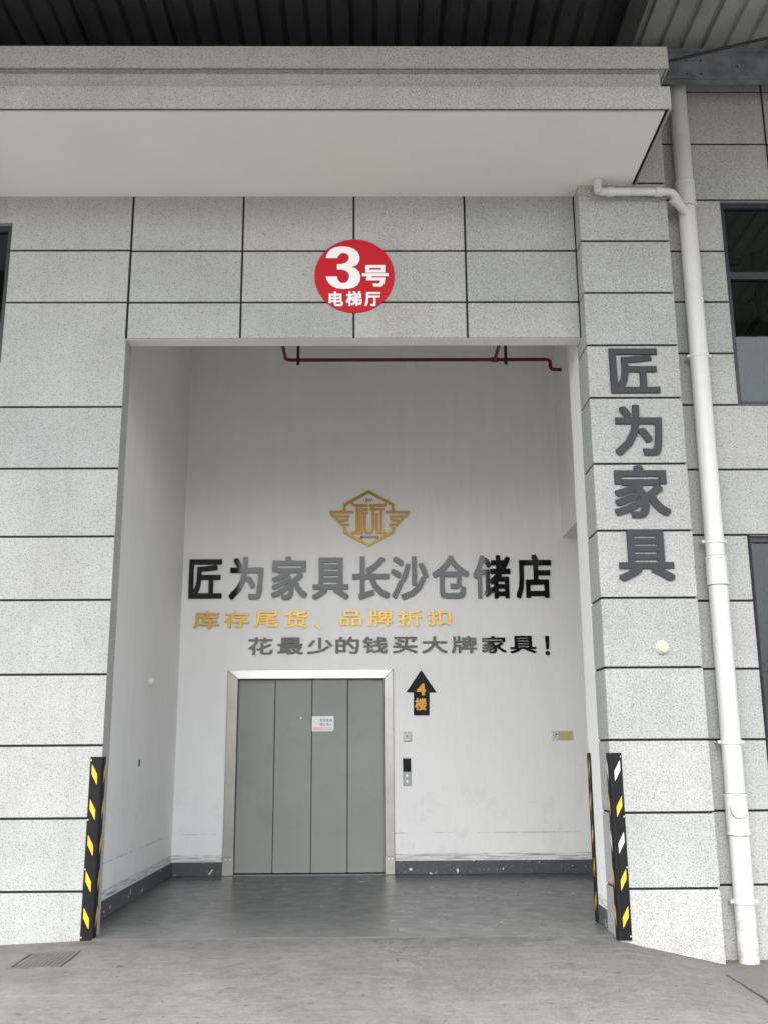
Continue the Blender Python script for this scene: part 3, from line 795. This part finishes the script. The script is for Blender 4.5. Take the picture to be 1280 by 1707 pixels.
# ------------------------------------------------------------------ winged hexagon emblem
def lg(x, y): p = at(540 + x * .125, 800 + y * .125, B - .02); return (p.x, p.z)
_ns = [0]
def stroke_bm(bm, pts, w, closed=False, y0=B - .03, y1=B - .002):
    """flat bar of width w (crop units) along pts with mitred corners"""
    _ns[0] += 1; y0 = y0 + .0005 * (_ns[0] % 9)
    P = [Vector(q) for q in pts]; n = len(P); Ls, Rs = [], []
    for i in range(n):
        a = P[(i - 1) % n] if (closed or i > 0) else None; c = P[(i + 1) % n] if (closed or i < n - 1) else None
        d1 = (P[i] - a).normalized() if a is not None else None; d2 = (c - P[i]).normalized() if c is not None else None
        t = ((d1 or d2) + (d2 or d1)).normalized(); nn = Vector((-t.y, t.x))
        k = 1 / max(.35, nn.dot(Vector((-(d2 or d1).y, (d2 or d1).x))))
        Ls.append(P[i] + nn * w / 2 * k); Rs.append(P[i] - nn * w / 2 * k)
    m = n if closed else n - 1
    lv = [[bm.verts.new((lg(*q)[0], y, lg(*q)[1])) for q in Ls] for y in (y0, y1)]; rv = [[bm.verts.new((lg(*q)[0], y, lg(*q)[1])) for q in Rs] for y in (y0, y1)]
    for i in range(m):
        j = (i + 1) % n
        bm.faces.new((lv[0][i], lv[0][j], rv[0][j], rv[0][i]))
        bm.faces.new((lv[0][j], lv[0][i], lv[1][i], lv[1][j])); bm.faces.new((rv[0][i], rv[0][j], rv[1][j], rv[1][i]))
    if not closed:
        bm.faces.new((lv[0][0], rv[0][0], rv[1][0], lv[1][0])); bm.faces.new((rv[0][-1], lv[0][-1], lv[1][-1], rv[1][-1]))
    bmesh.ops.recalc_face_normals(bm, faces=bm.faces)
ec = lg(598, 880)
emb = empty('winged_emblem', (ec[0], B, ec[1]), 'gold winged hexagon emblem mounted above the bold wall lettering', 'emblem')
bm = bmesh.new()
stroke_bm(bm, [(274, 405), (278, 330), (598, 155), (915, 330), (920, 405)], 32); stroke_bm(bm, [(272, 625), (275, 690), (300, 708), (598, 872), (895, 708), (920, 690), (924, 625)], 32)
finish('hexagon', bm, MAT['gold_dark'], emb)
for s in (0, 1):
    mx = (lambda q: [(1196 - 2 * 598 + (1196 - x) if s else x, y) for x, y in q])
    bm = bmesh.new()
    mx = (lambda q: [((1212 - x) if s else x, y) for x, y in q])
    stroke_bm(bm, mx([(395, 428), (90, 428), (112, 475), (160, 498), (205, 560), (245, 598), (345, 598)]), 26)
    stroke_bm(bm, mx([(140, 484), (328, 484), (312, 535), (200, 540)]), 24)
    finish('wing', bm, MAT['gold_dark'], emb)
bm = bmesh.new()
for q, w in (([(372, 318), (405, 338), (585, 338)], 30), ([(442, 340), (442, 695)], 34), ([(375, 722), (400, 702), (520, 702)], 32), ([(492, 372), (492, 700)], 34), ([(475, 390), (585, 390)], 26),
             ([(520, 440), (585, 440)], 26), ([(545, 445), (545, 640), (560, 690), (588, 712)], 32)):
    stroke_bm(bm, q, w)
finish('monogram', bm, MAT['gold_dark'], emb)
bm = bmesh.new()
for q, w in (([(825, 318), (800, 338), (612, 338)], 30), ([(655, 340), (655, 650), (640, 690), (608, 712)], 34), ([(612, 390), (805, 390)], 26), ([(705, 440), (705, 668)], 30),
             ([(765, 395), (765, 690)], 32), ([(690, 702), (800, 702), (828, 722)], 32)):
    stroke_bm(bm, q, w)
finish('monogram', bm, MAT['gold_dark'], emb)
for ch, x0, x1, y0, y1 in (('J', 548, 572, 248, 298), ('W', 575, 642, 248, 298), ('·', 526, 538, 266, 280), ('·', 652, 664, 266, 280)):
    glyph_px('small_letter', ch, 540 + x0 * .125, 540 + x1 * .125, 800 + y0 * .125, 800 + y1 * .125, B, .008, MAT['ink'], emb, .01)
xx = 474
for ch, w in zip('JIANGWEI', (26, 12, 36, 34, 34, 44, 28, 12)):
    glyph_px('small_letter', ch, 540 + xx * .125, 540 + (xx + w) * .125, 800 + 748 * .125, 800 + 782 * .125, B, .008, MAT['ink'], emb, .008)
    xx += w + 4

# ------------------------------------------------------------------ black arrow sign
def c7(x, y): return at(360 + x * .3125, 1080 + y * .3125, B)
pts = [c7(*q) for q in ((1093, 118), (1175, 238), (1137, 238), (1137, 360), (1053, 360), (1053, 238), (1013, 238))]
ar = empty('arrow_sign', (c7(1093, 360).x, B, c7(1093, 360).z), 'black up arrow sign with orange floor number beside the lift', 'sign')
prism('board', [(p.x, p.z) for p in pts], B - .012, B - .001, MAT['black_board'], ar)
for ch, x0, x1, y0, y1, of, nm in (('4', 1068, 1118, 190, 253, .035, 'numeral'), ('楼', 1060, 1122, 268, 333, .03, 'character')):
    glyph_px(nm, ch, 360 + x0 * .3125, 360 + x1 * .3125, 1080 + y0 * .3125, 1080 + y1 * .3125, B - .012, .0015, MAT['orange'], ar, of, .0003)

# ------------------------------------------------------------------ round red sign on the lintel
c0 = at(591, 460.5, 0); rad = .371
rs = empty('round_sign', (c0.x, 0, c0.z - rad), 'round red sign with white number three on stone lintel', 'sign')
dome('disc', (c0.x, -.001, c0.z), rad, .014, (0, -1, 0), MAT['sign_red'], rs, 72, [(1, 0), (1, .85), (.996, 1), (.002, 1)])
def c3(x0, x1, y0, y1): return (480 + x0 * .1875, 480 + x1 * .1875, 380 + y0 * .1875, 380 + y1 * .1875)
three = [(340, 268), (346, 238), (362, 212), (385, 190), (415, 174), (455, 166), (500, 164), (550, 171), (592, 189), (622, 216), (637, 250), (638, 288), (624, 318), (598, 337), (565, 347),
         (602, 358), (630, 385), (645, 425), (641, 470), (620, 508), (582, 531), (535, 541), (485, 542), (435, 535), (392, 516), (362, 487), (346, 460), (340, 432),
         (438, 432), (443, 458), (458, 478), (480, 489), (505, 489), (530, 475), (544, 450), (546, 422), (536, 396), (513, 378), (480, 370), (438, 369),
         (438, 322), (480, 320), (515, 310), (537, 291), (546, 265), (538, 240), (517, 226), (490, 222), (465, 231), (448, 249), (440, 268)]
prism('numeral', [(lambda p_: (p_.x, p_.z))(at(480 + x * .1875, 380 + y * .1875, -.016)) for x, y in three], -.0174, -.0153, MAT['sign_white'], rs)
for ch, q, of, nm in (('号', c3(660, 892, 330, 522), .03, 'character'), ('电', c3(365, 492, 565, 695), .03, 'character'),
                  ('梯', c3(518, 658, 562, 695), .026, 'character'), ('厅', c3(683, 822, 570, 695), .03, 'character')):
    glyph_px(nm, ch, *q, -.0152, .002, MAT['sign_white'], rs, of, .0003)

# ------------------------------------------------------------------ four characters on the pillar
PC = [('匠', 1015.5, 1097, 582, 656, 'topmost'), ('为', 1023, 1103, 676, 760, 'second from top'), ('家', 1022, 1115, 776, 864, 'third from top'), ('具', 1029, 1122, 884, 969, 'lowest')]
for ch, u0, u1, v0, v1, w in PC:
    o = glyph_px('pillar_character', ch, u0, u1, v0, v1, YP, .018, MAT['letter_grey'], None, .024)
    tag(o, '%s of the dark grey raised characters on the stone pillar' % w, 'character', 'raised characters down the pillar')

# ------------------------------------------------------------------ corner guards
def guard(loc, sx, sy, h, film, label, flip=False):
    """L-shaped rubber edge guard; legs run along sx*X and sy*Y from the corner at loc"""
    root = empty('corner_guard', loc, label, 'corner guard', 'striped rubber corner guards')
    W, T = .095, .012
    X, Y, Zb = loc
    bm = bmesh.new()
    # outline in plan, outer face towards the corner
    def P(a, b): return (a, b)
    nose = [(-T * math.sin(t), -T * math.cos(t)) for t in [math.pi / 2 * i / 5 for i in range(6)]]   # rounded nose
    outer = [(W, -T * .5), (W - .008, -T), (.024, -T), (.020, -T * 1.35), (.006, -T * 1.35)]
    ring = outer + [(-T * .75, -T * .75)] + [(b, a) for a, b in outer[::-1]]
    inner = [(-.0005, W), (-.0005, -.0005), (W, -.0005)]
    ring = ring + inner
    n = len(ring)
    lo = [bm.verts.new((X + sx * a, Y + sy * b, Zb)) for a, b in ring]; hi = [bm.verts.new((X + sx * a, Y + sy * b, Zb + h)) for a, b in ring]
    for i in range(n): bm.faces.new((lo[i], lo[(i + 1) % n], hi[(i + 1) % n], hi[i]))
    bm.faces.new(lo); bm.faces.new(hi)
    bmesh.ops.recalc_face_normals(bm, faces=bm.faces)
    finish('rubber_body', bm, MAT['rubber'], root)
    step = h / 5.12
    for k in range(5):
        for leg in (0, 1):
            # slanted film patch with a raised rubber rib each side
            zc = Zb + h - step * (k + .62)
            q = [(.029, -.050), (.076, .035), (.076, .115), (.029, .030)]
            q = [(a, (b if not flip else -b + .06)) for a, b in q]
            bm = bmesh.new(); e = T + .0015
            v0 = []
            for a, b in q:
                pt = (X + sx * a, Y - sy * e, zc + b) if leg == 0 else (X - sx * e, Y + sy * a, zc + b)
                v0.append(Vector(pt))
            nrm = Vector((0, -sy, 0)) if leg == 0 else Vector((-sx, 0, 0))
            f_ = [bm.verts.new(p_) for p_ in v0]; g_ = [bm.verts.new(p_ - nrm * .003) for p_ in v0]
            bm.faces.new(f_); bm.faces.new(g_[::-1])
            for i in range(4): bm.faces.new((f_[i], g_[i], g_[(i + 1) % 4], f_[(i + 1) % 4]))
            bmesh.ops.recalc_face_normals(bm, faces=bm.faces)
            finish('reflective_patch', bm, MAT[film[k]], root)
    for zf in (.02, .35, .62, .98):
        zc = Zb + h * (1 - zf)
        dome('bolt', (X + sx * .085, Y - sy * (T - .001), zc), .007, .006, (0, -sy, 0), MAT['bolt'], root, 8)
    return root
Yw = 'reflect_yellow'; Ww = 'reflect_white'
guard((XL, 0, -.02), -1, 1, 1.436, [Yw] * 5, 'black rubber corner guard with all yellow patches at left lobby edge')
guard((XR, YP, -.012), 1, 1, 1.434, [Ww, Yw, Ww, Yw, Yw], 'black rubber corner guard with white and yellow patches on the pillar')
guard((XR, .645, .0), 1, -1, 1.42, [Yw] * 5, 'black rubber corner guard on the inner edge of white jamb')

# ------------------------------------------------------------------ drainpipe
PXC, PYC, PR = 2.967, -.105, .0815
base_z = gz(2.97, -.1)
dp = empty('drainpipe', (PXC, PYC, base_z), 'fat white plastic drainpipe with side branch standing beside the pillar', 'drainpipe')
tube('pipe', [(PXC, PYC, base_z - .03), (PXC, PYC, 3.0), (PXC, PYC, 7.79)], PR, MAT['pvc'], dp, 32)
def zat(v, u): return at(u, v, PYC).z
def sleeve(v0, v1, u, name='coupling', r=.0895, lips=True):
    z1, z0 = zat(v0, u), zat(v1, u)
    bm = bmesh.new()
    e = .012
    if lips: pr = [(z0, PR), (z0 + .002, r + .004), (z0 + e * 2, r + .004), (z0 + e * 2.3, r), (z1 - e * 2.3, r), (z1 - e * 2, r + .004), (z1 - .002, r + .004), (z1, PR)]
    else: pr = [(z0, PR), (z0 + .003, r), (z1 - .003, r), (z1, PR)]
    seg = 32; rings = [[bm.verts.new((PXC + rr_ * math.cos(2 * math.pi * k / seg), PYC + rr_ * math.sin(2 * math.pi * k / seg), z)) for k in range(seg)] for z, rr_ in pr]
    for a, b in zip(rings, rings[1:]):
        for k in range(seg): bm.faces.new((a[k], a[(k + 1) % seg], b[(k + 1) % seg], b[k]))
    bmesh.ops.recalc_face_normals(bm, faces=bm.faces)
    o = finish(name, bm, MAT['pvc'], dp, smooth=True)
    if lips:
        for z in (z0 - .002, z1 + .002):
            tube('seal', [(PXC, PYC, z - .0025), (PXC, PYC, z + .0025)], PR + .003, MAT['seal'], o, 28)
    return o
sleeve(305, 347, 1138); sleeve(928, 976, 1186); sleeve(1323, 1392, 1224)
def clamp_(v, u):
    z = zat(v, u); c = sleeve(v - 4, v + 4, u, 'clamp', .0885, False)
    for s in (-1, 1):
        box('lug', PXC + s * .098 - .012, PXC + s * .098 + .012, PYC - .012, PYC + .02, z - .013, z + .013, MAT['pvc'], c, .004)
        box('bracket', PXC + s * .098 - .006, PXC + s * .098 + .006, PYC + .02, -.0005, z - .008, z + .008, MAT['pvc'], c)
for v, u in ((313, 1138), (594, 1158), (903, 1183), (1237, 1216), (1503, 1240)):
    if v != 313: clamp_(v, u)
zc = zat(1349, 1228)
cap = dome('cleanout_cap', (PXC - .012, PYC - PR + .006, zc), .066, .034, (0.0, -1, 0), MAT['pvc'], dp, 32, [(1, 0), (1, .75), (.96, .92), (.84, 1), (.8, .9), (.001, .9)])
# branch from the canopy soffit, running across the pillar to the downpipe
zb = at(1060, 320, -.29).z; xl_ = at(996, 320, -.29).x; rb = .036; yb = -.29
pts = [(xl_, yb, ZS - .015)] + arc((xl_, yb, zb), (xl_, yb, 7), (3, yb, zb), .05) + [(2.70, yb, zb)] + arc((2.78, yb, zb), (2.6, yb, zb), (PXC, PYC, zb - .14), .04) + [(PXC - .03, PYC - .05, zb - .13)]
tube('branch_pipe', pts, rb, MAT['pvc'], dp, 20)
d0 = Vector((2.80, yb + .035, zb - .045)); d1 = Vector((PXC - .02, PYC - .05, zb - .14)); dv = (d1 - d0).normalized()
tube('tee_socket', [d0 - dv * .006, d0, d0 + dv * .05, d0 + dv * .06, d1], [rb, rb + .013, rb + .013, rb + .009, rb + .009], MAT['pvc'], dp, 20)
for x in (xl_ + .115, 2.655):
    tube('collar', [(x - .034, yb, zb), (x - .030, yb, zb), (x + .030, yb, zb), (x + .034, yb, zb)], [rb, rb + .009, rb + .009, rb], MAT['pvc'], dp, 20)
tube('collar', [(xl_, yb, zb + .075), (xl_, yb, zb + .08), (xl_, yb, zb + .12), (xl_, yb, zb + .125)], [rb, rb + .006, rb + .006, rb], MAT['pvc'], dp, 20)
dome('stub_cap', (xl_ - .012, yb - rb + .01, zb - .01), .030, .05, (-.25, -1, -.1), MAT['pvc'], dp, 20, [(1, 0), (1, .9), (.9, 1), (.7, 1), (.65, .7), (.001, .7)])
box('torn_tag', at(1240, 1391, PYC - PR).x - .004, at(1240, 1391, PYC - PR).x + .008, PYC - PR * .78, PYC - PR * .72, zat(1402, 1240), zat(1384, 1240), MAT['soot'], dp)

# ------------------------------------------------------------------ red sprinkler pipe
RY = 2.0
def rp(u, v, y=RY): p = at(u, v, y); return Vector((p.x, y, p.z))
sp = empty('sprinkler_pipe', (0.5, RY, rp(640, 600).z), 'dark red sprinkler pipe hung under the lobby ceiling', 'pipe')
A = rp(477, 600); Bq = rp(916, 599.5); zr = (A.z + Bq.z) / 2; A.z = Bq.z = zr
end1 = Vector((Bq.x, RY, zr - .12)); end2 = Vector((rp(935, 615).x, RY, zr - .12))
tube('main_pipe', [Vector((A.x, RY - 1.6, zr))] + arc(A, (A.x, RY - 1.6, zr), Bq, .07) + arc(Bq, A, end1, .05) + arc(end1, Bq, end2, .05) + [end2], .020, MAT['red_pipe'], sp, 14)
xb = rp(824, 600).x
tube('branch_pipe', [(xb, RY, zr), (xb, RY - 1.6, zr)], .018, MAT['red_pipe'], sp, 14)
for x in (A.x, xb):
    tube('riser', [(x, RY - 1.6, zr - .018), (x, RY - 1.6, 6.951)], .02, MAT['red_pipe'], sp, 12)
for u in (497.5, 842):
    x = rp(u, 600).x
    h_ = box('hanger', x - .016, x + .016, RY - .03, RY - .022, zr - .07, 6.951, MAT['hanger'], sp)
    tube('hanger_ring', [(x - .018, RY, zr), (x + .018, RY, zr)], .03, MAT['hanger'], h_, 14)
tube('fitting', [(xb - .04, RY, zr), (xb + .04, RY, zr)], .027, MAT['red_pipe'], sp, 14)

# ------------------------------------------------------------------ small fittings
p = at(1103, 1079, YP)
wl_ = empty('pillar_lamp', (p.x, YP, p.z - .055), 'small round cream lamp dome on the stone pillar', 'lamp')
dome('ring', (p.x, YP - .0005, p.z), .058, .022, (0, -1, 0), MAT['plastic'], wl_, 28, [(1, 0), (1, .7), (.92, 1), (.001, 1)])
dome('diffuser', (p.x, YP - .018, p.z), .050, .032, (0, -1, 0), MAT['lamp_cream'], wl_, 28, [(1, 0), (.98, .4), (.88, .72), (.6, .93), (.001, 1)])
q = None
d = _F + _CX * ((249 - 640) / FPX) - _CY * ((1137 - 853.5) / FPX); q = _C + d * ((LXI - _C.x) / d.x)
wl2 = empty('wall_lamp', (LXI, q.y, q.z - .05), 'small white lamp dome on the plain side wall of the lobby', 'lamp')
dome('ring', (LXI + .0005, q.y, q.z), .056, .018, (1, 0, 0), MAT['plastic'], wl2, 24, [(1, 0), (1, .7), (.92, 1), (.001, 1)])
dome('diffuser', (LXI + .016, q.y, q.z), .048, .045, (1, 0, 0), MAT['lamp_white'], wl2, 24, [(1, 0), (.97, .4), (.85, .72), (.55, .93), (.001, 1)])
d = _F + _CX * ((232.5 - 640) / FPX) - _CY * ((1272 - 853.5) / FPX); q = _C + d * ((LXI - _C.x) / d.x)
ks = empty('wall_slot', (LXI, q.y, q.z - .03), 'tiny black upright slot plate on the side wall below the lamp', 'plate')
box('plate', LXI, LXI + .004, q.y - .03, q.y + .03, q.z - .034, q.z + .034, MAT['black_board'], ks, .001)

# key switch above call panel
a = at(671.3, 1218.5, B); b_ = at(684.6, 1235.5, B)
kw = empty('key_switch', ((a.x + b_.x) / 2, B, b_.z), 'small pale grey key switch box above the lift call panel', 'switch')
bx_ = box('casing', a.x, b_.x, B - .035, B - .0005, b_.z, a.z, MAT['plastic'], kw, .008, 2)
dome('key_cylinder', ((a.x + b_.x) / 2, B - .035, (a.z + b_.z) / 2 - .002), .014, .006, (0, -1, 0), MAT['switch_grey'], kw, 16)
for s in (-.018, .018):
    box('printed_mark', (a.x + b_.x) / 2 + s - .010, (a.x + b_.x) / 2 + s + .010, B - .0362, B - .0352, a.z - .034, a.z - .020, MAT['switch_grey'], kw)
# call panel
a = at(671, 1263, B); b_ = at(685, 1309.5, B); zm = at(678, 1286.5, B).z
cp = empty('call_panel', ((a.x + b_.x) / 2, B, b_.z), 'lift call panel with black display above steel button plate', 'call panel')
box('plate', a.x, b_.x, B - .014, B - .0005, b_.z, a.z, MAT['plate_steel'], cp, .002)
box('display', a.x + .002, b_.x - .002, B - .0165, B - .0138, zm, a.z - .014, MAT['screen'], cp)
xm = (a.x + b_.x) / 2
for v in (1293, 1302.5):
    z = at(678, v, B).z
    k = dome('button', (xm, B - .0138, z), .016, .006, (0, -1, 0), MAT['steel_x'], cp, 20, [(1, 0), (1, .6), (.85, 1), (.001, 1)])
# yellow placard
def ph(x, y): p_ = at(910 + x * .046875, 1205 + y * .046875, B); return p_.x, p_.z
x0, z0 = ph(215, 628); x1, z1 = ph(945, 285); xm_, _ = ph(465, 400)
pk = empty('exit_placard', ((x0 + x1) / 2, B, z0), 'small yellowed placard on the lobby wall beside the white jamb', 'placard')
box('backing', x0, x1, B - .006, B - .0005, z0, z1, MAT['mint'], pk, .001)
box('yellow_field', xm_, x1 - .003, B - .0085, B - .0058, z0 + .003, z1 - .003, MAT['brass'], pk)
bm = bmesh.new()
cx_, cz_ = ph(300, 470)
for i in range(10):
    t0 = -.8 + 1.6 * i / 10; t1 = -.8 + 1.6 * (i + 1) / 10
    vv = [bm.verts.new((cx_ + r * math.cos(t) , B - .0095, cz_ + r * math.sin(t))) for r, t in ((.052, t0), (.057, t0), (.057, t1), (.052, t1))]
    bm.faces.new(vv)
bmesh.ops.remove_doubles(bm, verts=bm.verts, dist=1e-6); finish('arc_mark', bm, MAT['olive'], pk)
xd, zd = ph(312, 510); dome('dot_mark', (xd, B - .0055, zd), .006, .002, (0, -1, 0), MAT['screen'], pk, 10)
xd, zd = ph(350, 420); box('figure_mark', xd - .016, xd + .012, B - .0072, B - .0055, zd - .006, zd + .008, MAT['green_ink'], pk)

# ------------------------------------------------------------------ drain cover and ground joint
CXa, CXb, CYa, CYb = -2.62, -2.235, -.90, -.415
zc = gz(-2.43, -.65) + .004
dc = empty('drain_cover', (-2.43, -.65, zc), 'rusty square drain cover set in the concrete by the wall', 'drain cover')
bm = bmesh.new()
for q in ((CXa, CXb, CYa, CYa + .02), (CXa, CXb, CYb - .02, CYb), (CXa, CXa + .02, CYa + .02, CYb - .02), (CXb - .02, CXb, CYa + .02, CYb - .02)):
    bm_box(bm, *q, zc - .03, zc + .004)
for v in bm.verts: v.co.z += gz(v.co.x, v.co.y) + .004 - zc
finish('rim', bm, MAT['cover'], dc)
bm = bmesh.new(); bm_box(bm, CXa + .02, CXb - .02, CYa + .02, CYb - .02, zc - .03, zc - .004)
nx, ny_ = 9, 12
for i in range(nx):
    for j in range(ny_):
        x = CXa + .04 + (CXb - CXa - .08) * (i + .5) / nx; y = CYa + .04 + (CYb - CYa - .08) * (j + .5) / ny_
        bm_box(bm, x - .012, x + .012, y - .011, y + .011, zc - .0045, zc + .001)
for v in bm.verts: v.co.z += gz(v.co.x, v.co.y) + .004 - zc
finish('lid', bm, MAT['cover'], dc)
# crooked crack where the ramp meets the older slab
bm = bmesh.new(); rnd = random.Random(5); prev = None
y = -.75
while y > -4.2:
    x = 2.585 + .02 * math.sin(y * 3) + rnd.uniform(-.008, .008) - .06 * max(0, -y - 1) * .6; w = .004 + .007 * min(1, (-.7 - y)) + rnd.uniform(0, .004)
    cur = (bm.verts.new((x - w, y, gz(x - w, y) + .005)), bm.verts.new((x + w, y, gz(x + w, y) + .005)))
    if prev: bm.faces.new((prev[0], prev[1], cur[1], cur[0]))
    prev = cur; y -= .06
bmesh.ops.recalc_face_normals(bm, faces=bm.faces)
o = finish('ground_joint', bm, MAT['soot'], ground)
